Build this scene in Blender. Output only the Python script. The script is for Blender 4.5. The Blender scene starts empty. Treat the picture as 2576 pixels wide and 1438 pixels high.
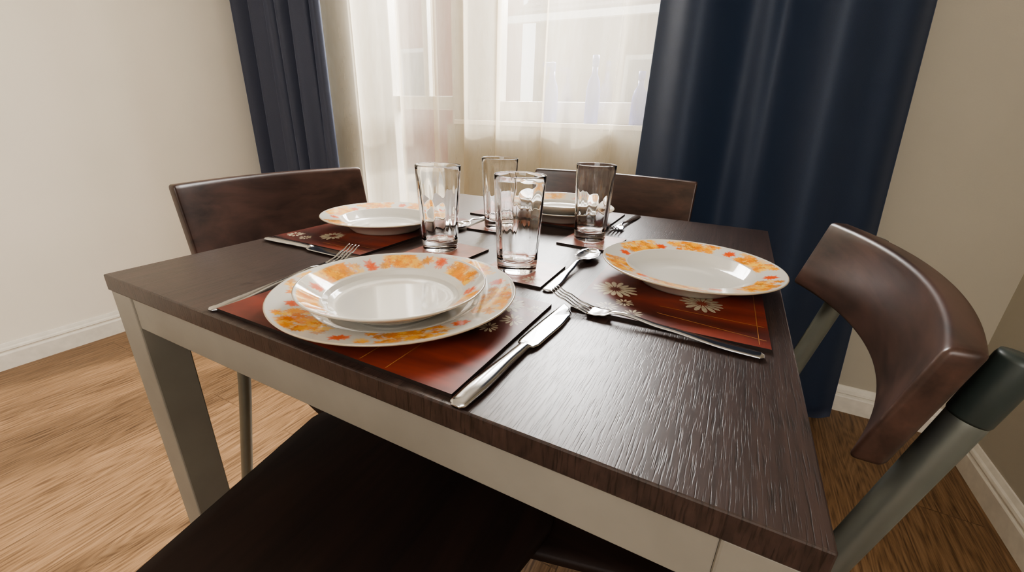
import bpy, bmesh, math, random
import numpy as np
from mathutils import Vector, Matrix
random.seed(7)
COL=bpy.context.scene.collection
def lin(c):
    r=[]
    for v in c[:3]:
        v=v/255.0
        r.append(v/12.92 if v<=.04045 else ((v+.055)/1.055)**2.4)
    return (r[0],r[1],r[2],1.0)
# ---------------------------------------------------------------- materials
def newmat(name):
    m=bpy.data.materials.new(name); m.use_nodes=True
    nt=m.node_tree; return m,nt,nt.nodes['Principled BSDF']
def N(nt,t,**kw):
    n=nt.nodes.new(t)
    for k,v in kw.items():
        if k in n.inputs: n.inputs[k].default_value=v
        else: setattr(n,k,v)
    return n
def coords(nt,scale=(1,1,1),rot=(0,0,0),kind='Object'):
    tc=N(nt,'ShaderNodeTexCoord'); mp=N(nt,'ShaderNodeMapping')
    mp.inputs['Scale'].default_value=scale; mp.inputs['Rotation'].default_value=rot
    nt.links.new(tc.outputs[kind],mp.inputs['Vector']); return mp.outputs['Vector']
def noise(nt,vec,scale=5,detail=4,rough=.5,dist=0):
    n=N(nt,'ShaderNodeTexNoise'); n.inputs['Scale'].default_value=scale; n.inputs['Detail'].default_value=detail
    n.inputs['Roughness'].default_value=rough; n.inputs['Distortion'].default_value=dist
    nt.links.new(vec,n.inputs['Vector']); return n.outputs['Fac']
def ramp(nt,fac,stops):
    n=N(nt,'ShaderNodeValToRGB'); cr=n.color_ramp
    while len(cr.elements)<len(stops): cr.elements.new(.5)
    for e,(p,c) in zip(cr.elements,stops): e.position=p; e.color=c
    nt.links.new(fac,n.inputs['Fac']); return n.outputs['Color']
def bump(nt,h,b,strength=.2,dist=.001):
    n=N(nt,'ShaderNodeBump'); n.inputs['Strength'].default_value=strength; n.inputs['Distance'].default_value=dist
    nt.links.new(h,n.inputs['Height']); nt.links.new(n.outputs['Normal'],b.inputs['Normal'])
def simple(name,c,rough=.5,metal=0,noise_amt=.06,nscale=30,bs=0.0,bscale=200):
    m,nt,b=newmat(name); v=coords(nt); f=noise(nt,v,nscale,3)
    c0=tuple(max(0,x*(1-noise_amt)) for x in c[:3])+(1,); c1=tuple(min(1,x*(1+noise_amt)) for x in c[:3])+(1,)
    nt.links.new(ramp(nt,f,[(.3,c0),(.7,c1)]),b.inputs['Base Color'])
    b.inputs['Roughness'].default_value=rough; b.inputs['Metallic'].default_value=metal
    if bs: bump(nt,noise(nt,v,bscale,3),b,bs,.001)
    return m
def wood(name,dark,light,rough,scale=(40,3,40),bs=.15,spec=.5,coat=0):
    m,nt,b=newmat(name); v=coords(nt,scale)
    f=noise(nt,v,1.0,8,.6,.6); f2=noise(nt,coords(nt,(3,2,3)),1.5,3)
    mx=N(nt,'ShaderNodeMath',operation='MULTIPLY'); nt.links.new(f,mx.inputs[0]); nt.links.new(f2,mx.inputs[1])
    nt.links.new(ramp(nt,mx.outputs[0],[(.12,dark),(.42,light)]),b.inputs['Base Color'])
    b.inputs['Roughness'].default_value=rough; b.inputs['Specular IOR Level'].default_value=spec
    b.inputs['Coat Weight'].default_value=coat; b.inputs['Coat Roughness'].default_value=.2
    bump(nt,f,b,bs,.0008); return m
def tabletop_mat():
    m,nt,b=newmat('table_top_wood')
    pores=noise(nt,coords(nt,(700,34,60)),1.0,2,.5,.15)
    fine=noise(nt,coords(nt,(150,3,60)),1.0,6,.6,.4)
    pr=N(nt,'ShaderNodeValToRGB'); pr.color_ramp.elements[0].position=.33; pr.color_ramp.elements[1].position=.48
    nt.links.new(pores,pr.inputs['Fac'])
    base=ramp(nt,fine,[(.3,lin((40,29,27))),(.7,lin((67,50,45)))])
    mm=N(nt,'ShaderNodeMixRGB',blend_type='MULTIPLY'); mm.inputs['Fac'].default_value=.55; nt.links.new(base,mm.inputs[1]); nt.links.new(pr.outputs['Color'],mm.inputs[2])
    nt.links.new(mm.outputs[0],b.inputs['Base Color'])
    b.inputs['Roughness'].default_value=.36; b.inputs['Specular IOR Level'].default_value=.85
    bump(nt,pr.outputs['Color'],b,.32,.00028); return m
M_TOP=tabletop_mat()
M_CHAIR=wood('chair_dark_wood',lin((32,22,20)),lin((82,58,50)),.36,(6,46,46),.1,.55,.0)
M_SEAT=wood('seat_dark_wood',lin((22,15,14)),lin((46,31,26)),.6,(30,3,30),.15,.25)
M_GREY=simple('satin_grey_paint',lin((138,132,122)),.5,.0,.05,20,.05,300)
M_TUBE=simple('satin_metal_tube',lin((134,140,138)),.42,.85,.05,20)
M_CAP=simple('dark_tube_sleeve',lin((48,56,54)),.4)
M_STEEL=simple('polished_steel',lin((200,200,202)),.15,1,.02,20)
M_WHITE=simple('white_trim_paint',lin((236,230,218)),.4)
M_PVC=simple('white_window_frame',lin((186,180,170)),.35)
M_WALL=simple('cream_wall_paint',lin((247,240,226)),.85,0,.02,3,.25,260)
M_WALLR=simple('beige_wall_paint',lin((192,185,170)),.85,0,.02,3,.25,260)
M_CEIL=simple('ceiling_paint',lin((238,236,230)),.9)
def floor_mat():
    m,nt,b=newmat('oak_laminate')
    v=coords(nt,(1,1,1),(0,0,math.radians(90)))
    br=N(nt,'ShaderNodeTexBrick'); nt.links.new(v,br.inputs['Vector'])
    br.inputs['Scale'].default_value=1; br.inputs['Brick Width'].default_value=1.3; br.inputs['Row Height'].default_value=.19
    br.inputs['Mortar Size'].default_value=.0015; br.inputs['Color1'].default_value=(.35,.35,.35,1); br.inputs['Color2'].default_value=(.75,.75,.75,1); br.inputs['Mortar'].default_value=(0,0,0,1)
    vo=N(nt,'ShaderNodeVectorMath',operation='MULTIPLY_ADD'); nt.links.new(br.outputs['Color'],vo.inputs[0]); vo.inputs[1].default_value=(7,9,0)
    nt.links.new(coords(nt),vo.inputs[2])
    mp=N(nt,'ShaderNodeMapping'); mp.inputs['Scale'].default_value=(170,8,1); nt.links.new(vo.outputs[0],mp.inputs['Vector'])
    g=noise(nt,mp.outputs['Vector'],1.0,7,.66,.3)
    mp2=N(nt,'ShaderNodeMapping'); mp2.inputs['Scale'].default_value=(7,.8,1); nt.links.new(vo.outputs[0],mp2.inputs['Vector'])
    g2=noise(nt,mp2.outputs['Vector'],1.0,2,.4,.3)
    wv=N(nt,'ShaderNodeMath',operation='SINE'); ml=N(nt,'ShaderNodeMath',operation='MULTIPLY'); nt.links.new(g2,ml.inputs[0]); ml.inputs[1].default_value=230
    nt.links.new(ml.outputs[0],wv.inputs[0])
    ad=N(nt,'ShaderNodeMath',operation='MULTIPLY_ADD'); nt.links.new(wv.outputs[0],ad.inputs[0]); ad.inputs[1].default_value=.05; nt.links.new(g,ad.inputs[2])
    c=ramp(nt,ad.outputs[0],[(.34,lin((88,65,44))),(.5,lin((126,97,69))),(.66,lin((147,117,87)))])
    mm=N(nt,'ShaderNodeMixRGB',blend_type='MULTIPLY'); mm.inputs['Fac'].default_value=.5
    nt.links.new(c,mm.inputs[1]); nt.links.new(ramp(nt,br.outputs['Fac'],[(0,(1,1,1,1)),(1,(.25,.2,.15,1))]),mm.inputs[2])
    nt.links.new(mm.outputs[0],b.inputs['Base Color']); b.inputs['Roughness'].default_value=.42
    bump(nt,ad.outputs[0],b,.15,.0006); return m
M_FLOOR=floor_mat()
def fabric(name,c,rough=.75,sheen=.3,spec=.2):
    m,nt,b=newmat(name); v=coords(nt,(1,1,1)); f=noise(nt,v,900,2)
    c0=tuple(x*.85 for x in c[:3])+(1,); c1=tuple(x*1.15 for x in c[:3])+(1,)
    nt.links.new(ramp(nt,f,[(.35,c0),(.65,c1)]),b.inputs['Base Color']); b.inputs['Roughness'].default_value=rough
    b.inputs['Sheen Weight'].default_value=sheen; b.inputs['Sheen Tint'].default_value=(.5,.6,.9,1); b.inputs['Specular IOR Level'].default_value=spec
    bump(nt,f,b,.2,.0005); return m
M_CURT=fabric('navy_curtain_fabric',lin((37,51,74)),.58,.18,.5)
M_CURTL=fabric('slate_curtain_fabric',lin((60,65,82)),.6,.25,.4)
def sheer_mat():
    m=bpy.data.materials.new('sheer_voile'); m.use_nodes=True; nt=m.node_tree; nt.nodes.clear()
    out=N(nt,'ShaderNodeOutputMaterial'); tr=N(nt,'ShaderNodeBsdfTransparent'); tl=N(nt,'ShaderNodeBsdfTranslucent'); df=N(nt,'ShaderNodeBsdfDiffuse')
    v=coords(nt,(1,1,.2)); f=noise(nt,v,60,3)
    c=ramp(nt,f,[(.3,(.72,.645,.52,1)),(.7,(.78,.715,.595,1))])
    nt.links.new(c,tl.inputs['Color']); nt.links.new(c,df.inputs['Color']); tr.inputs['Color'].default_value=(1,.975,.93,1)
    m1=N(nt,'ShaderNodeMixShader'); m1.inputs[0].default_value=.4; nt.links.new(tl.outputs[0],m1.inputs[1]); nt.links.new(df.outputs[0],m1.inputs[2])
    m2=N(nt,'ShaderNodeMixShader'); nt.links.new(m1.outputs[0],m2.inputs[1]); nt.links.new(tr.outputs[0],m2.inputs[2])
    lw=N(nt,'ShaderNodeLayerWeight'); lw.inputs['Blend'].default_value=.4
    mr=N(nt,'ShaderNodeMapRange'); nt.links.new(lw.outputs['Facing'],mr.inputs['Value']); mr.inputs['To Min'].default_value=.70; mr.inputs['To Max'].default_value=.08
    nt.links.new(mr.outputs[0],m2.inputs[0]); nt.links.new(m2.outputs[0],out.inputs['Surface']); return m
M_SHEER=sheer_mat()
def pane_mat():
    m=bpy.data.materials.new('window_glass'); m.use_nodes=True; nt=m.node_tree; nt.nodes.clear()
    out=N(nt,'ShaderNodeOutputMaterial'); tr=N(nt,'ShaderNodeBsdfTransparent'); gl=N(nt,'ShaderNodeBsdfGlossy'); gl.inputs['Roughness'].default_value=.02
    mx=N(nt,'ShaderNodeMixShader'); mx.inputs[0].default_value=.05; nt.links.new(tr.outputs[0],mx.inputs[1]); nt.links.new(gl.outputs[0],mx.inputs[2]); nt.links.new(mx.outputs[0],out.inputs['Surface']); return m
M_PANE=pane_mat()
def glass_mat():
    m,nt,b=newmat('clear_drinking_glass'); b.inputs['Transmission Weight'].default_value=1; b.inputs['Roughness'].default_value=0.0; b.inputs['IOR'].default_value=1.45
    b.inputs['Base Color'].default_value=(1,1,1,1); return m
M_GLASS=glass_mat()
def porcelain():
    m,nt,b=newmat('decorated_porcelain'); a=N(nt,'ShaderNodeAttribute'); a.attribute_name='Col'
    nt.links.new(a.outputs['Color'],b.inputs['Base Color']); b.inputs['Roughness'].default_value=.05; b.inputs['Specular IOR Level'].default_value=.9; return m
M_PLATE=porcelain()
def mat_mat(nm,off=0):
    m,nt,b=newmat(nm); f=noise(nt,coords(nt,(5,12,1),kind='Object'),1,4,.5,.5)
    nt.links.new(ramp(nt,f,[(.32-off,lin((52,24,21))),(.48-off,lin((98,41,32))),(.64-off,lin((148,64,45)))]),b.inputs['Base Color'])
    b.inputs['Roughness'].default_value=.38; return m
M_MAT=mat_mat('placemat_red_print')
M_COAST=simple('coaster_red_print',lin((138,80,64)),.3,0,.35,30)
M_DAISY=simple('daisy_print',lin((184,173,148)),.35,0,.25,200)
M_GOLD=simple('gold_line_print',lin((166,116,70)),.35,0,.1,200)
M_CORK=simple('placemat_dark_edge',lin((34,22,18)),.6)
# ---------------------------------------------------------------- helpers
def mk(name,verts,faces,mat,parent=None,smooth=False,mats=None,fm=None):
    me=bpy.data.meshes.new(name); me.from_pydata([tuple(v) for v in verts],[],faces); me.update()
    for m in (mats or [mat]): me.materials.append(m)
    if fm is not None:
        for p,i in zip(me.polygons,fm): p.material_index=i
    if smooth: me.polygons.foreach_set('use_smooth',[True]*len(me.polygons))
    bm=bmesh.new(); bm.from_mesh(me); bmesh.ops.recalc_face_normals(bm,faces=bm.faces); bm.to_mesh(me); bm.free()
    o=bpy.data.objects.new(name,me); COL.objects.link(o)
    if parent: o.parent=parent
    return o
def empty(name,loc=(0,0,0),rz=0):
    o=bpy.data.objects.new(name,None); o.empty_display_size=.05; COL.objects.link(o); o.location=loc; o.rotation_euler=(0,0,rz); return o
def tag(o,label,cat,group=None,kind=None):
    o["label"]=label; o["category"]=cat
    if group: o["group"]=group
    if kind: o["kind"]=kind
def struct(o,label=None):
    o["kind"]="structure"
    if label: o["label"]=label
def boxgeo(x0,x1,y0,y1,z0,z1):
    v=[(x,y,z) for x in (x0,x1) for y in (y0,y1) for z in (z0,z1)]
    f=[(0,1,3,2),(4,6,7,5),(0,4,5,1),(2,3,7,6),(0,2,6,4),(1,5,7,3)]
    return v,f
def boxes(name,lst,mat,parent=None,bev=0,seg=2):
    V=[];F=[]
    for b in lst:
        v,f=boxgeo(*b); k=len(V); V+=v; F+=[tuple(i+k for i in q) for q in f]
    o=mk(name,V,F,mat,parent)
    if bev:
        m=o.modifiers.new('bevel','BEVEL'); m.width=bev; m.segments=seg; m.limit_method='ANGLE'
    return o
def lathe(name,prof,mat,n=64,parent=None,rfun=None,smooth=True):
    V=[];F=[];idx=[]
    for i,(r,z) in enumerate(prof):
        if r<1e-6: idx.append([len(V)]); V.append((0,0,z))
        else:
            row=[]
            for k in range(n):
                a=2*math.pi*k/n; rr=r+(rfun(i,r,z,a) if rfun else 0)
                row.append(len(V)); V.append((rr*math.cos(a),rr*math.sin(a),z))
            idx.append(row)
    for i in range(len(prof)-1):
        a,b=idx[i],idx[i+1]
        if len(a)==1 and len(b)==1: continue
        for k in range(n):
            k2=(k+1)%n
            if len(a)==1: F.append((a[0],b[k],b[k2]))
            elif len(b)==1: F.append((a[k],b[0],a[k2]))
            else: F.append((a[k],b[k],b[k2],a[k2]))
    return mk(name,V,F,mat,parent,smooth)
def tube(name,path,radii,mat,parent=None,n=20,cap=True):
    P=[Vector(p) for p in path]; V=[];F=[]
    up=Vector((1,0,0))
    for i,p in enumerate(P):
        t=((P[min(i+1,len(P)-1)]-P[max(i-1,0)])).normalized()
        if abs(t.x)>.9: up=Vector((0,0,1))
        a=up-t*up.dot(t); a.normalize(); b=t.cross(a)
        r=radii[i] if isinstance(radii,(list,tuple)) else radii
        for k in range(n):
            w=2*math.pi*k/n; V.append(p+a*(r*math.cos(w))+b*(r*math.sin(w)))
    for i in range(len(P)-1):
        for k in range(n):
            k2=(k+1)%n; F.append((i*n+k,i*n+k2,(i+1)*n+k2,(i+1)*n+k))
    if cap: F.append(tuple(range(n))); F.append(tuple((len(P)-1)*n+k for k in range(n)))
    o=mk(name,V,F,mat,parent,True)
    return o
def bez(pts,n=8):
    P=[Vector(p) for p in pts]; P=[P[0]*2-P[1]]+P+[P[-1]*2-P[-2]]; out=[]
    for i in range(1,len(P)-2):
        for k in range(n):
            t=k/n; a,b,c,d=P[i-1],P[i],P[i+1],P[i+2]
            out.append(.5*((2*b)+(c-a)*t+(2*a-5*b+4*c-d)*t*t+(-a+3*b-3*c+d)*t**3))
    out.append(P[-2]); return out
def copy_tree(src,loc,rz,label=None):
    new=src.copy(); COL.objects.link(new); new.location=loc; new.rotation_euler=(0,0,rz)
    def rec(a,b):
        for c in list(a.children):
            k=c.copy(); COL.objects.link(k); k.parent=b; rec(c,k)
    rec(src,new)
    if label: new["label"]=label
    return new
# ---------------------------------------------------------------- room
XL,XR,YB,YF,H=-2.37,.80,1.72,-2.6,2.5
struct(boxes('floor',[(XL-.1,XR+.1,YF-.1,YB+.25,-.05,0)],M_FLOOR),"warm brown oak laminate floor")
struct(boxes('ceiling',[(XL-.1,XR+.1,YF-.1,YB+.25,H,H+.05)],M_CEIL),"white ceiling")
struct(boxes('wall_left',[(XL-.12,XL,YF,YB+.25,0,H)],M_WALL),"plain cream painted wall")
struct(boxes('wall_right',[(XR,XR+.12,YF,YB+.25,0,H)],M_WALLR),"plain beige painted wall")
struct(boxes('wall_front',[(XL,XR,YF-.12,YF,0,H)],M_WALL),"plain cream painted wall")
WX0,WX1=-1.80,-.30; DX=-1.235; SILL=.955; WT=2.25
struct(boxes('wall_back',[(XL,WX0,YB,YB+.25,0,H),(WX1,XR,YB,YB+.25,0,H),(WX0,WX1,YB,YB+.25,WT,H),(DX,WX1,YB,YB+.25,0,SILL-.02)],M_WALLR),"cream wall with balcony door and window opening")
def baseboard(name,x0,y0,x1,y1,nx,ny):
    prof=[(0,0),(.018,0),(.018,.060),(.016,.064),(.011,.066),(.011,.071),(.016,.075),(.014,.082),(.009,.086),(.007,.092),(.004,.099),(0,.100)]
    V=[];n=len(prof)
    for (x,y) in ((x0,y0),(x1,y1)):
        for d,z in prof: V.append((x+nx*d,y+ny*d,z))
    F=[(i,(i+1)%n,n+(i+1)%n,n+i) for i in range(n)]+[tuple(range(n)),tuple(range(n,2*n))]
    struct(mk(name,V,F,M_WHITE),"white moulded baseboard")
baseboard('baseboard_left',XL,YF,XL,YB,1,0)
baseboard('baseboard_right',XR,YF,XR,YB,-1,0)
baseboard('baseboard_back',WX1,YB,XR-.018,YB,0,-1)
yw0,yw1=YB+.13,YB+.20
win=boxes('window_1',[(DX,WX1,yw0,yw1,SILL,SILL+.085),(DX,WX1,yw0,yw1,WT-.08,WT),(DX+.04,DX+.20,yw0,yw1,SILL+.085,WT-.08),(WX1-.05,WX1,yw0,yw1,SILL+.085,WT-.08)],M_PVC,None,.004)
struct(win,"white framed window")
gp=boxes('glass_pane',[(DX+.20,WX1-.05,yw0+.03,yw0+.034,SILL+.085,WT-.08)],M_PANE,win)
door=boxes('door_1',[(WX0,WX0+.13,yw0,yw1,0,WT),(DX-.06,DX+.04,yw0,yw1,0,WT),(WX0+.13,DX-.06,yw0,yw1,WT-.1,WT),(WX0+.13,DX-.06,yw0,yw1,0,.14),(WX0+.13,DX-.06,yw0,yw1,1.00,1.06),(-1.47,-1.44,yw0+.01,yw1-.01,1.06,WT-.1)],M_PVC,None,.004)
struct(door,"white framed glazed balcony door")
boxes('glass_pane',[(WX0+.13,DX-.06,yw0+.03,yw0+.034,.14,1.0),(WX0+.13,-1.47,yw0+.03,yw0+.034,1.06,WT-.1),(-1.44,DX-.06,yw0+.03,yw0+.034,1.06,WT-.1)],M_PANE,door)
struct(boxes('trim_1',[(DX+.04,WX1,YB-.005,yw0,SILL-.02,SILL)],M_WHITE,None,.003),"white window sill")
# ---------------------------------------------------------------- outside
M_PLA=simple('pale_render_wall',lin((112,95,77)),.9); M_RED=simple('red_render_wall',lin((132,70,54)),.9)
M_TILE=simple('roof_tiles',lin((92,70,60)),.8,0,.25,12); M_PAV=simple('light_paving',lin((166,150,128)),.9); M_DKG=simple('dark_glass',lin((84,80,76)),.3)
M_EAVE=simple('white_gutter',lin((230,226,220)),.5)
g=boxes('patio',[(-14,12,YB+.25,22,-.35,-.02)],M_PAV); tag(g,"sunlit pale paving outside the window","patio")
def house(name,x0,x1,y,zt,mat,label,wins,roof=True):
    e=empty(name,((x0+x1)/2,y,-.02)); cx=(x0+x1)/2
    boxes('facade',[(x0-cx,x1-cx,0,3,0,zt)],mat,e)
    for (a,b,c,d) in wins:
        w=boxes('house_window',[(a-cx,b-cx,-.06,.02,c,d)],M_PVC,e)
        boxes('window_pane',[(a-cx+.07,b-cx-.07,-.075,-.05,c+.07,d-.07)],M_DKG,w)
    if roof:
        V=[];F=[];nr=14
        for i in range(nr):
            y0=-.4+i*.22; z0=zt-.05+i*.13; k=len(V)
            V+=[(x0-cx-.3,y0,z0),(x1-cx+.3,y0,z0),(x1-cx+.3,y0+.26,z0+.12),(x0-cx-.3,y0+.26,z0+.12),(x0-cx-.3,y0,z0-.06),(x1-cx+.3,y0,z0-.06)]
            F+=[(k,k+1,k+2,k+3),(k+4,k+5,k+1,k)]
        mk('tiled_roof',V,F,M_TILE,e)
        boxes('gutter',[(x0-cx-.32,x1-cx+.32,-.5,-.4,zt-.14,zt-.04)],M_EAVE,e)
    tag(e,label,"house"); return e
house('house',-3.5,1.5,7.5,2.60,M_PLA,"pale rendered house with tiled roof",[(-1.9,-1.3,1.2,2.0)])
house('house',-9.6,-5.1,7.2,4.6,M_RED,"reddish rendered house across the street",[(-7.3,-6.5,2.4,3.4),(-8.9,-8.1,2.4,3.4),(-6.2,-5.5,1.3,2.2)])
M_BLUE=simple('blue_plastic',lin((70,80,160)),.35)
def bottle(loc,h,spray):
    e=empty('spray_bottle' if spray else 'bottle',loc)
    lathe('bottle_body',[(0,0),(.026,0),(.028,.005),(.028,h*.5),(.022,h*.64),(.011,h*.74),(.011,h*.85),(0,h*.85)],M_BLUE,32,e)
    if spray:
        boxes('trigger_head',[(-.010,.010,-.010,.010,h*.85,h),(-.045,-.010,-.006,.006,h*.93,h)],M_BLUE,e,.003)
        boxes('trigger',[(-.032,-.027,-.004,.004,h*.8,h*.94)],M_BLUE,e,.002)
    else: lathe('bottle_cap',[(0,h*.85),(.013,h*.85),(.013,h),(0,h)],M_BLUE,24,e)
    return e
b=bottle((-.75,1.79,SILL),.23,True); tag(b,"blue spray bottle on the window sill","bottle","bottles on the window sill")
b=bottle((-.57,1.79,SILL),.25,False); tag(b,"tall blue bottle on the window sill","bottle","bottles on the window sill")
b=bottle((-.385,1.79,SILL),.19,False); tag(b,"short blue bottle on the window sill","bottle","bottles on the window sill")
# ---------------------------------------------------------------- curtains
def curtain(name,xt,xb,yc,amp,nf,z0,z1,mat,ph=0,nx=240,nz=40,jit=0,thick=0,skew=0,xs=None):
    V=[];F=[]
    if xs is None: xs=.35*amp
    for j in range(nz+1):
        s=j/nz; z=z0+(z1-z0)*s
        x0=xb[0]+(xt[0]-xb[0])*s; x1=xb[1]+(xt[1]-xb[1])*s
        for i in range(nx+1):
            t=i/nx; tt=t+jit*math.sin(2*math.pi*1.7*t+1.3)
            a=amp*(1+.25*math.sin(3*t*math.pi+s*1.5))
            w=math.sin(2*math.pi*nf*tt+ph+.35*math.sin(2.2*s+3*t))
            w2=.28*math.sin(2*math.pi*nf*2.3*tt+ph*2+1.1*s)
            x=x0+(x1-x0)*t+ xs*math.cos(2*math.pi*nf*tt+ph)
            V.append((x,yc+a*(w+w2)+skew*t,z))
    for j in range(nz):
        for i in range(nx):
            k=j*(nx+1)+i; F.append((k,k+1,k+nx+2,k+nx+1))
    o=mk(name,V,F,mat,None,True)
    if thick:
        m=o.modifiers.new('s','SOLIDIFY'); m.thickness=thick
    return o
o=curtain('curtain',(-.272,.28),(-.30,.45),1.535,.060,1.8,.03,2.33,M_CURT,2.7,thick=.002); tag(o,"heavy dark navy curtain in broad folds hanging to the floor","curtain","navy window curtains")
o=curtain('curtain',(-2.33,-1.80),(-2.33,-1.78),1.51,.034,6,.03,2.33,M_CURTL,.5,jit=.02,thick=.002,skew=.04,xs=.018); tag(o,"slate blue curtain in narrow folds beside the cream wall","curtain","navy window curtains")
o=curtain('sheer_curtain',(-1.96,-.12),(-1.96,-.12),1.665,.020,9,.02,2.33,M_SHEER,.3,nx=1200,nz=16,jit=.03,xs=.042); tag(o,"translucent cream sheer curtain across the window","curtain")
e=tube('curtain_rod',[(-2.34,1.60,2.35),(.6,1.60,2.35)],.012,M_TUBE); tag(e,"metal rod carrying the curtains","curtain rod")
# ---------------------------------------------------------------- table
TX0,TX1,TY0,TY1=-.714,.086,.217,1.057; TC=((TX0+TX1)/2,(TY0+TY1)/2)
tb=empty('dining_table',(TC[0],TC[1],0)); tag(tb,"square dining table with dark wood top and grey frame","table")
hx=.40;hy=.42
boxes('tabletop',[(-hx,hx,-hy,hy,.728,.75)],M_TOP,tb,.0015,2)
for sx in (-1,1):
    for sy in (-1,1):
        x0=sx*(hx-.002); x1=sx*(hx-.052); y0=sy*(hy-.002); y1=sy*(hy-.052)
        boxes('leg',[(min(x0,x1),max(x0,x1),min(y0,y1),max(y0,y1),0,.728)],M_GREY,tb,.002)
for s in (-1,1):
    boxes('apron',[(-hx+.052,hx-.052,min(s*(hy-.004),s*(hy-.024)),max(s*(hy-.004),s*(hy-.024)),.682,.728)],M_GREY,tb,.001)
    boxes('apron',[(min(s*(hx-.004),s*(hx-.024)),max(s*(hx-.004),s*(hx-.024)),-hy+.052,hy-.052,.682,.728)],M_GREY,tb,.001)
# ---------------------------------------------------------------- chair
def rounded(w0,w1,y0,y1,r,n=10):
    pts=[]
    cs=[(w1-r,y1-r,0),(-w1+r,y1-r,90),(-w0+r*.5,y0+r*.5,180),(w0-r*.5,y0+r*.5,270)]
    for i,(cx,cy,a0) in enumerate(cs):
        rr=r if i<2 else r*.5
        for k in range(n+1):
            a=math.radians(a0+90*k/n); pts.append((cx+rr*math.cos(a),cy+rr*math.sin(a)))
    return pts
def seatmesh(pts,parent):
    V=[];F=[];n=len(pts)
    rings=[(.442,.93),(.444,.985),(.448,1.0),(.456,1.0),(.460,.985),(.459,.9),(.455,.6),(.4535,.3)]
    for z,s in rings:
        for x,y in pts: V.append((x*s,(y-.02)*s+.02,z))
    for j in range(len(rings)-1):
        for k in range(n): F.append((j*n+k,j*n+(k+1)%n,(j+1)*n+(k+1)%n,(j+1)*n+k))
    F.append(tuple(range(n))); F.append(tuple((len(rings)-1)*n+k for k in range(n)))
    return mk('seat',V,F,M_SEAT,parent,True)
def chair():
    c=empty('dining_chair')
    seatmesh(rounded(.165,.205,-.165,.195,.13),c)
    V=[];F=[];nx=32;nz=8;T=.022;hw=.22
    def pos(t,s,side):
        x=hw*(2*t-1); u=x/hw
        hh=.100+.002*u*u
        z=.829-hh*(1-s)
        y=-.213-.038*(1-u*u)-(z-.829)*(.12+.14*u*u)
        return Vector((x,y,z))+Vector((0,-1,0))*(T if side else 0)
    for side in (0,1):
        for j in range(nz+1):
            for i in range(nx+1): V.append(pos(i/nx,j/nz,side))
    A=(nx+1)*(nz+1)
    for side in (0,1):
        for j in range(nz):
            for i in range(nx):
                k=side*A+j*(nx+1)+i; F.append((k,k+1,k+nx+2,k+nx+1))
    for i in range(nx):
        F.append((i,i+1,A+i+1,A+i)); k=nz*(nx+1)+i; F.append((k,k+1,A+k+1,A+k))
    for j in range(nz):
        k=j*(nx+1); F.append((k,k+nx+1,A+k+nx+1,A+k)); k=j*(nx+1)+nx; F.append((k,k+nx+1,A+k+nx+1,A+k))
    b=mk('backrest',V,F,M_CHAIR,c,True)
    m=b.modifiers.new('bevel','BEVEL'); m.width=.005; m.segments=4; m.limit_method='ANGLE'; m.angle_limit=math.radians(40)
    for s in (-1,1):
        path=bez([(s*.195,-.30,0),(s*.190,-.25,.2),(s*.187,-.198,.40),(s*.186,-.192,.47),(s*.186,-.214,.58),(s*.185,-.2615,.80)],6)
        l=tube('leg',path,.0125,M_TUBE,c,28); l["label"]="satin metal tube rear leg rising behind the backrest"
        d=Vector((0,-.044,.20)).normalized(); p=Vector((s*.185,-.2615,.80))
        tube('end_cap',[p-d*.034,p-d*.032,p+d*.016,p+d*.020,p+d*.0202],[.0127,.0133,.0133,.0124,.002],M_CAP,l,28)
        path=[(s*.185,.19,0),(s*.15,.11,.444)]
        tube('leg',path,[.009,.0135],M_TUBE,c)
    return c
ch=chair(); ch.location=(-.350,.205,0); tag(ch,"dark wood chair tucked under the table beneath the stacked plates","chair","dining chairs")
c2=copy_tree(ch,(-.073,.558,0),math.radians(90),"dark wood chair with curved back by the navy curtain")
c3=copy_tree(ch,(-.672,.620,0),math.radians(-90),"dark wood chair with curved back facing the cream wall side")
c4=copy_tree(ch,(-.300,.940,0),math.radians(180),"dark wood chair with curved back in front of the sheer curtain")
for k in ch.children:
    if k.name.startswith('seat'):
        nm=seatmesh(rounded(.165,.225,-.165,.235,.06),ch); k.data=nm.data; bpy.data.objects.remove(nm); k.location.z=.004
for c,f in ((c2,1),(c3,1.6),(c4,1.12)):
    for k in c.children:
        if k.name.startswith('backrest'): k.scale[2]=f; k.location.z=.829*(1-f)
        if k.name.startswith('seat'): k.location.z=-.016
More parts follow.
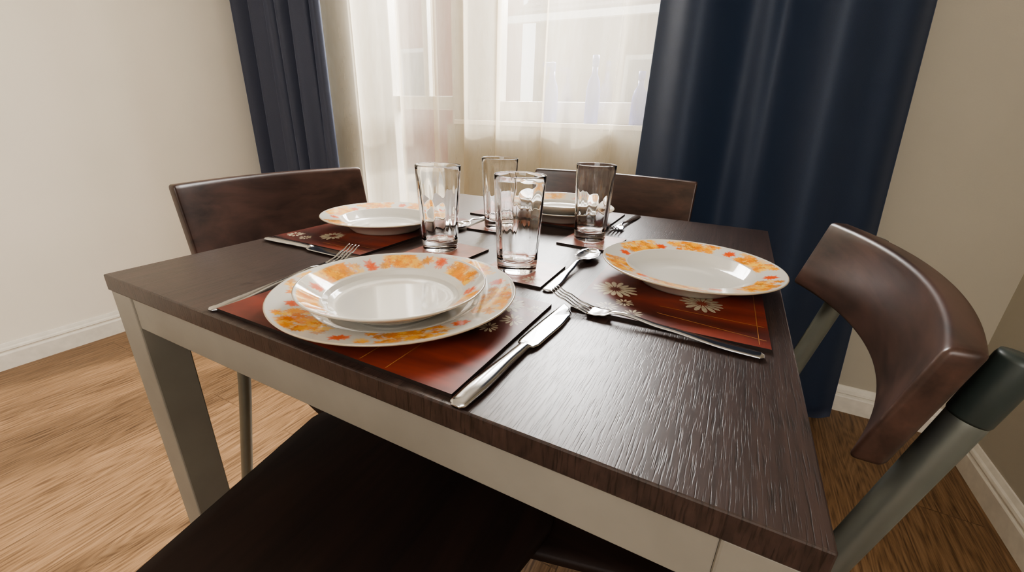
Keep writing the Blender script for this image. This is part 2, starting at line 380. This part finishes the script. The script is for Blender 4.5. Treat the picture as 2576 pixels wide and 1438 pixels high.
# ---------------------------------------------------------------- plates
prof_top=4
def plate(name,prof,R,rin,seed,n=720,fade=1.0):
    P=[]
    for i in range(len(prof)-1):
        (r0,z0),(r1,z1)=prof[i],prof[i+1]
        d=math.hypot(r1-r0,z1-z0); m=max(1,int(d/.0006)) if (i<prof_top and r0>=rin-.012) else max(1,int(d/.012))
        for k in range(m): P.append((r0+(r1-r0)*k/m,z0+(z1-z0)*k/m))
    P.append(prof[-1])
    o=lathe(name,P,M_PLATE,n)
    me=o.data; co=np.zeros(len(me.vertices)*3); me.vertices.foreach_get('co',co); co=co.reshape(-1,3)
    col=np.tile(np.array(lin((206,202,193))),(len(co),1)); rs=np.random.RandomState(seed)
    r=np.hypot(co[:,0],co[:,1])
    zt=np.interp(r,[p[0] for p in prof[:prof_top+1]],[p[1] for p in prof[:prof_top+1]]); topside=np.abs(co[:,2]-zt)<.0008
    rim=(np.clip((r-rin)/.001,0,1)*np.clip((R-.003-r)/.001,0,1))*topside
    ncl=6; w=R-.003-rin
    cols=[(248,178,54),(236,146,30),(224,124,24),(248,196,86),(240,158,38),(200,128,42)]
    def stamp(cx,cy,sz,rot,c,jag,op,soft=.0009):
        dx=co[:,0]-cx; dy=co[:,1]-cy
        idx=np.where((np.abs(dx)<sz*1.4)&(np.abs(dy)<sz*1.4)&(rim>0))[0]
        if len(idx)==0: return
        dx=dx[idx];dy=dy[idx]; d=np.hypot(dx,dy); an=np.arctan2(dy,dx)-rot
        rad=sz*(.5+.5*np.abs(np.cos(an*jag/2))**1.1)*(1+.2*np.sin(an*11+rot*5))
        m=np.clip((rad-d)/soft+.5,0,1)*op*fade; m=m*rim[idx]
        cc=np.array(lin(c)); col[idx]=col[idx]*(1-m[:,None])+cc*m[:,None]
    for c in range(ncl):
        base=2*math.pi*(c+rs.uniform(-.10,.10))/ncl
        for k in range(16):
            aa=base+rs.normal(0,.15); rr=rin+w*rs.uniform(.05,.98)
            stamp(rr*math.cos(aa),rr*math.sin(aa),rs.uniform(.007,.010),rs.uniform(0,6.28),(246,190,90),5,.55,.003)
        for k in range(56):
            aa=base+rs.uniform(-.34,.34)*(1 if k%3 else .7); rr=rin+w*rs.uniform(.03,.97)
            stamp(rr*math.cos(aa),rr*math.sin(aa),rs.uniform(.0036,.0072),rs.uniform(0,6.28),cols[rs.randint(6)],5,rs.uniform(.6,1),.0013)
        aa=base+math.pi/ncl+rs.uniform(-.05,.05); rr=rin+w*rs.uniform(.25,.65)
        for k in range(4):
            stamp(rr*math.cos(aa)+rs.uniform(-.004,.004),rr*math.sin(aa)+rs.uniform(-.004,.004),.0072,aa+k*1.1,(232,114,48) if k<2 else (222,86,36),5,.85,.0016)
    e=(r>R-.0007); cc=np.array(lin((186,170,146))); col[e]=cc
    ca=me.color_attributes.new('Col','FLOAT_COLOR','POINT'); ca.data.foreach_set('color',col.astype(np.float32).ravel())
    return o
D=[(0,.005),(.078,.005),(.086,.0068),(.093,.0105),(.1335,.0205),(.1346,.0197),(.1335,.0180),(.093,.0078),(.080,.0025),(.074,.0015),(.072,0),(.067,0),(.065,.002),(0,.002)]
S=[(0,.006),(.056,.006),(.071,.011),(.082,.0215),(.1165,.0290),(.1177,.0282),(.1165,.0267),(.083,.0185),(.073,.009),(.066,.0025),(.064,.0),(.060,0),(.058,.003),(0,.003)]
Q=[(0,.006),(.064,.006),(.070,.008),(.074,.0135),(.0990,.0275),(.1003,.0268),(.0990,.0250),(.074,.0110),(.062,.0028),(.056,.0018),(.054,0),(.050,0),(.048,.002),(0,.002)]
MZ=.7542
GP="plates laid on the table"
dp=plate('dinner_plate',D,.134,.094,3); dp.location=(-.317,.339,MZ); dp.rotation_euler[2]=.3; tag(dp,"white dinner plate with orange leaf rim under smaller plate","plate",GP)
q=plate('dessert_plate',Q,.100,.076,5,n=640,fade=.75); q.location=(-.309,.325,MZ+.0075); tag(q,"small white plate with orange leaf rim on a dinner plate","plate",GP)  # leaf print paled here: glare on the rim put into the colour
sp_=plate('soup_plate',S,.117,.084,8); sp_.location=(-.033,.604,MZ); sp_.rotation_euler[2]=.5; tag(sp_,"deep white plate with orange leaf rim beside a fork","plate",GP)
s2=sp_.copy(); COL.objects.link(s2); s2.location=(-.585,.606,MZ); s2.rotation_euler[2]=1.4; s2["label"]="deep white plate with orange leaf rim beside a tall glass"
s3=plate('soup_plate',S,.117,.084,11,n=360,fade=.3); s3.location=(-.335,.895,MZ); tag(s3,"deep white plate beneath a smaller plate near the sheer curtain","plate",GP)
q2=plate('dessert_plate',Q,.100,.076,12,n=360,fade=.3); q2.location=(-.335,.895,MZ+.0145); tag(q2,"small pale rimmed plate resting on a deep plate","plate",GP)
# ---------------------------------------------------------------- placemats / coasters
def daisy(V,F,fm,cx,cy,z,R,rot,arc=2*math.pi,n=15):
    for k in range(n):
        a=rot+arc*k/n; w=R*.12; L=R*random.uniform(.82,1.08)
        pts=[(.2*R,0),(.45*R,w*.75),(.8*L,w),(L,w*.35),(L,-w*.35),(.8*L,-w),(.45*R,-w*.75)]
        k0=len(V)
        for (x,y) in pts: V.append((cx+x*math.cos(a)-y*math.sin(a),cy+x*math.sin(a)+y*math.cos(a),z))
        F.append(tuple(range(k0,k0+7))); fm.append(1)
def placemat(name,loc,w,h,dais,lines,rz=0,t=.004,mat=None):
    V,F=boxgeo(-w/2,w/2,-h/2,h/2,0,t); fm=[0]*6
    z=t+.00012
    for d in dais: daisy(V,F,fm,d[0],d[1],z,d[2],d[3],*(d[4:5]),n=15 if d[2]>.018 else 11)
    for (x0,y0,x1,y1,lw) in lines:
        k=len(V); dx,dy=x1-x0,y1-y0; L=math.hypot(dx,dy); nx,ny=-dy/L*lw/2,dx/L*lw/2
        V+=[(x0+nx,y0+ny,z),(x1+nx,y1+ny,z),(x1-nx,y1-ny,z),(x0-nx,y0-ny,z)]; F.append((k,k+1,k+2,k+3)); fm.append(2)
    fm[0]=fm[1]=fm[2]=fm[3]=3; fm[4]=3
    me=bpy.data.meshes.new(name); me.from_pydata(V,[],F)
    for m in (mat or M_MAT,M_DAISY,M_GOLD,M_CORK): me.materials.append(m)
    for p,i in zip(me.polygons,fm): p.material_index=i
    o=bpy.data.objects.new(name,me); COL.objects.link(o); o.location=loc; o.rotation_euler[2]=rz
    return o
G="floral placemats"
TT=.75
lw=.0010
o=placemat('placemat',(-.3195,.3285,TT),.311,.205,[(.112,.074,.022,.2),(.136,.040,.014,1),(.122,.012,.012,2),(.145,.078,.010,.5),(.098,.040,.011,.4)],[(.055,-.1,.055,.1,lw),(.085,-.1,.085,.1,lw)]); tag(o,"dark red floral placemat under the stacked plates","placemat",G)
o=placemat('placemat',(-.043,.594,TT),.207,.311,[(-.070,-.072,.028,.2),(-.050,-.112,.012,1),(-.066,-.132,.013,2),(-.035,-.140,.013,.3),(.035,-.066,.026,.3)],[(-.01,-.100,.1,-.103,lw),(-.01,-.122,.1,-.138,lw),(.093,-.15,.093,.15,lw*.7)],math.radians(1.5)); tag(o,"dark red floral placemat with daisies under a deep plate","placemat",G)
o=placemat('placemat',(-.597,.605,TT),.207,.311,[(-.082,-.128,.017,.2),(-.02,-.10,.024,1),(-.05,-.133,.012,2),(.06,.12,.02,0)],[(.0,-.12,.1,-.12,lw*.7),(.0,-.138,.1,-.138,lw),(.05,-.15,.05,.15,lw*.7)]); tag(o,"dark red floral placemat beside the table knife","placemat",G)
o=placemat('placemat',(-.375,.925,TT),.311,.207,[(.12,-.07,.024,.2),(.10,.05,.02,.2)],[(.09,-.1,.09,.1,lw),(-.15,-.07,.15,-.07,lw*.7)]); tag(o,"dark red floral placemat near the far table edge","placemat",G)
G="floral coasters"; GL="clear tumblers"
cos=[((-.2495,.523,TT),0.03,(-.2565,.521)),((-.395,.540,TT),-.05,(-.412,.547)),((-.408,.745,TT),.05,(-.408,.738)),((-.212,.742,TT),-.04,(-.221,.752))]
gl=None
prof=[(0,.001),(.022,.001),(.0255,0),(.0278,.0012),(.0286,.004)]
for k in range(1,14): prof.append((.0286+(.0355-.0286)*k/13,.004+.1290*k/13))
prof+=[(.03545,.1338),(.0352,.1343),(.0349,.1345),(.0346,.1343),(.03435,.1338)]
ni=len(prof)
for k in range(1,14): prof.append((.03435-(.03435-.0258)*k/13,.1338-(.1338-.022)*k/13))
prof+=[(.0248,.0175),(.0215,.0155),(.012,.0146),(0,.0144)]
def flu(i,r,z,a):
    if i>=ni-1 and i<ni+13: return .00045*math.cos(10*a)*min(1,max(0,(.1338-z)/.06))
    return 0
cm=None
for i,(c,rz,g) in enumerate(cos):
    if cm is None:
        cm=placemat('coaster',c,.10,.10,[(.03,-.03,.014,.3),(-.03,.03,.012,.2)],[(-.048,.0,.048,.0,lw*.7)],rz,mat=M_COAST); cc=cm
    else:
        cc=cm.copy(); COL.objects.link(cc); cc.location=c; cc.rotation_euler[2]=rz
    tag(cc,"square dark red coaster under a clear glass","coaster",G)
    if gl is None:
        gl=lathe('drinking_glass',prof,M_GLASS,120,None,flu); gg=gl
    else: gg=gl.copy(); COL.objects.link(gg)
    gg.location=(g[0],g[1],TT+.0042); gg.rotation_euler[2]=i*.7
    tag(gg,"empty clear straight tumbler standing on a coaster","glass",GL)
# ---------------------------------------------------------------- cutlery
def loft(V,F,secs,nc=9):
    start=len(V); m=2*nc
    for (y,cx,hw,z,cr,th) in secs:
        top=[];bot=[]
        for k in range(nc):
            s=-1+2*k/(nc-1); e=1-s*s
            x=cx+hw*s; zt=z+cr*e; edge=.25+.75*math.sqrt(max(0,e))
            top.append((x,y,zt+th*edge*.5)); bot.append((x,y,zt-th*edge*.5))
        V+=top+bot[::-1]
    for j in range(len(secs)-1):
        a=start+j*m;b=a+m
        for k in range(m): F.append((a+k,a+(k+1)%m,b+(k+1)%m,b+k))
    F.append(tuple(start+k for k in range(m))[::-1]); e0=start+(len(secs)-1)*m; F.append(tuple(e0+k for k in range(m)))
def sm(keys,n):
    out=[]; arr=np.array(keys)
    for i in range(len(keys)-1):
        for j in range(n):
            t=j/n; s=t*t*(3-2*t); r=arr[i]*(1-s)+arr[i+1]*s; r[0]=arr[i][0]*(1-t)+arr[i+1][0]*t; out.append(tuple(r))
    out.append(tuple(arr[-1])); return out
def fork():
    V=[];F=[]
    loft(V,F,sm([(0,0,.004,.0015,0,.002),(.004,0,.0074,.0018,.0003,.0024),(.03,0,.0084,.002,.0005,.0026),(.095,0,.0044,.0045,.0006,.003),(.138,0,.0026,.0080,.0005,.0034),(.148,0,.0034,.0075,.0003,.003),(.160,0,.0105,.0045,-.0008,.0022),(.170,0,.0122,.0032,-.0012,.002),(.178,0,.0122,.0034,-.0012,.002)],5))
    for k in range(4):
        cx=-.0097+k*.00647; zo=-.0012*(1-(cx/.0122)**2)
        loft(V,F,sm([(.176,cx,.0023,.0034+zo,0,.002),(.19,cx,.0018,.0062+zo,0,.0019),(.212,cx*.98,.0016,.0135,0,.0017),(.226,cx*.96,.0008,.0195,0,.001)],4),5)
    return mk('fork',V,F,M_STEEL,None,True)
def knife():
    V=[];F=[]
    loft(V,F,sm([(0,0,.004,.0025,0,.003),(.004,0,.0080,.003,.0005,.0045),(.03,0,.0090,.0035,.0008,.0055),(.085,0,.0064,.0035,.0008,.006),(.108,0,.0058,.0035,.0006,.0055),(.112,0,.0094,.0030,.0001,.002),(.12,0,.0112,.0028,0,.0014),(.17,0,.0119,.0028,0,.0012),(.20,-.001,.0105,.0028,0,.0012),(.215,-.005,.0060,.0028,0,.001),(.224,-.009,.0012,.0028,0,.001)],5))
    return mk('table_knife',V,F,M_STEEL,None,True)
def spoon():
    V=[];F=[]
    loft(V,F,sm([(0,0,.004,.0015,0,.002),(.004,0,.0076,.0018,.0003,.0026),(.03,0,.0084,.002,.0005,.0028),(.085,0,.005,.006,.0006,.003),(.12,0,.0032,.0095,.0004,.0036),(.132,0,.0042,.0092,-.0002,.003),(.143,0,.0125,.0088,-.0035,.002),(.155,0,.0182,.0085,-.006,.0016),(.17,0,.0195,.0085,-.0068,.0015),(.185,0,.0165,.009,-.0055,.0015),(.195,0,.0108,.0095,-.003,.0015),(.200,0,.004,.01,-.0005,.0012)],5),11)
    return mk('spoon',V,F,M_STEEL,None,True)
def lay(o,h,tip,z,label,cat):
    o.location=(h[0],h[1],z); o.rotation_euler[2]=math.atan2(-(tip[0]-h[0]),tip[1]-h[1]); tag(o,label,cat,"steel cutlery set")
F1=fork();K1=knife();S1=spoon()
lay(F1,(-.481,.222),(-.501,.45),.7505,"steel fork lying beside the placemat with stacked plates","fork")
lay(K1,(-.154,.216),(-.142,.44),.7505,"steel table knife lying beside the red placemat","knife")
lay(S1,(-.188,.470),(-.187,.68),.7505,"steel spoon lying beside a coaster","spoon")
def dup(o):
    k=o.copy(); COL.objects.link(k); return k
lay(dup(F1),(.058,.424),(-.155,.440),.7515,"steel fork lying along the edge of a placemat","fork")
lay(dup(K1),(-.700,.436),(-.48,.438),.7505,"steel table knife lying beside a placemat","knife")
lay(dup(S1),(-.478,.86),(-.472,.66),.7505,"steel spoon lying near a deep plate","spoon")
lay(dup(F1),(-.190,1.04),(-.197,.85),.7505,"steel fork lying near the far table edge","fork")
# ---------------------------------------------------------------- lights
sc=bpy.context.scene
w=bpy.data.worlds.new('world'); sc.world=w; w.use_nodes=True; nt=w.node_tree; bg=nt.nodes['Background']
tc=nt.nodes.new('ShaderNodeTexCoord'); sx=nt.nodes.new('ShaderNodeSeparateXYZ'); nt.links.new(tc.outputs['Generated'],sx.inputs[0])
cr=nt.nodes.new('ShaderNodeValToRGB'); cr.color_ramp.elements[0].color=(.95,.95,.92,1); cr.color_ramp.elements[1].color=(.45,.65,.95,1); cr.color_ramp.elements[1].position=.6
nt.links.new(sx.outputs['Z'],cr.inputs['Fac']); nt.links.new(cr.outputs[0],bg.inputs['Color']); bg.inputs['Strength'].default_value=1.3
def area(name,loc,target,sx_,sy_,power,col):
    l=bpy.data.lights.new(name,'AREA'); l.shape='RECTANGLE'; l.size=sx_; l.size_y=sy_; l.energy=power; l.color=col
    o=bpy.data.objects.new(name,l); COL.objects.link(o); o.location=loc
    o.rotation_euler=(Vector(target)-Vector(loc)).to_track_quat('-Z','Y').to_euler(); return o
s=bpy.data.lights.new('sun','SUN'); s.energy=4.4; s.angle=math.radians(2.5); s.color=(1,.95,.86)
so=bpy.data.objects.new('sun',s); COL.objects.link(so); so.rotation_euler=Vector((-.25,-.75,-.85)).to_track_quat('-Z','Y').to_euler()
area('window_skylight',(-1.0,2.9,2.3),(-.8,1.2,.9),2.2,1.4,280,(.97,.98,1))
area('room_fill',(.2,-1.6,2.0),(-2.2,.6,.9),1.8,1.2,24,(1,.97,.93))
sc.view_settings.view_transform='AgX'; sc.view_settings.look='AgX - Medium High Contrast'; sc.view_settings.exposure=.92
# ---------------------------------------------------------------- camera
fpx=1059.0; r=.0336; p=math.atan(413/1059); sp,cp=math.sin(p),math.cos(p)
R0=Vector((.8925,.451,0)); FH=Vector((-.451,.8925,0)); Z=Vector((0,0,1))
Fw=(FH*cp-Z*sp); U0=FH*sp+Z*cp
R=(R0+U0*r).normalized(); U=(U0-R0*r).normalized()
cd=bpy.data.cameras.new('camera'); cam=bpy.data.objects.new('camera',cd); COL.objects.link(cam)
cd.sensor_width=36; cd.lens=fpx/2576*36; cd.clip_start=.01
B=-Fw
cam.matrix_world=Matrix(((R.x,U.x,B.x,0),(R.y,U.y,B.y,0),(R.z,U.z,B.z,.954),(0,0,0,1)))
sc.camera=cam
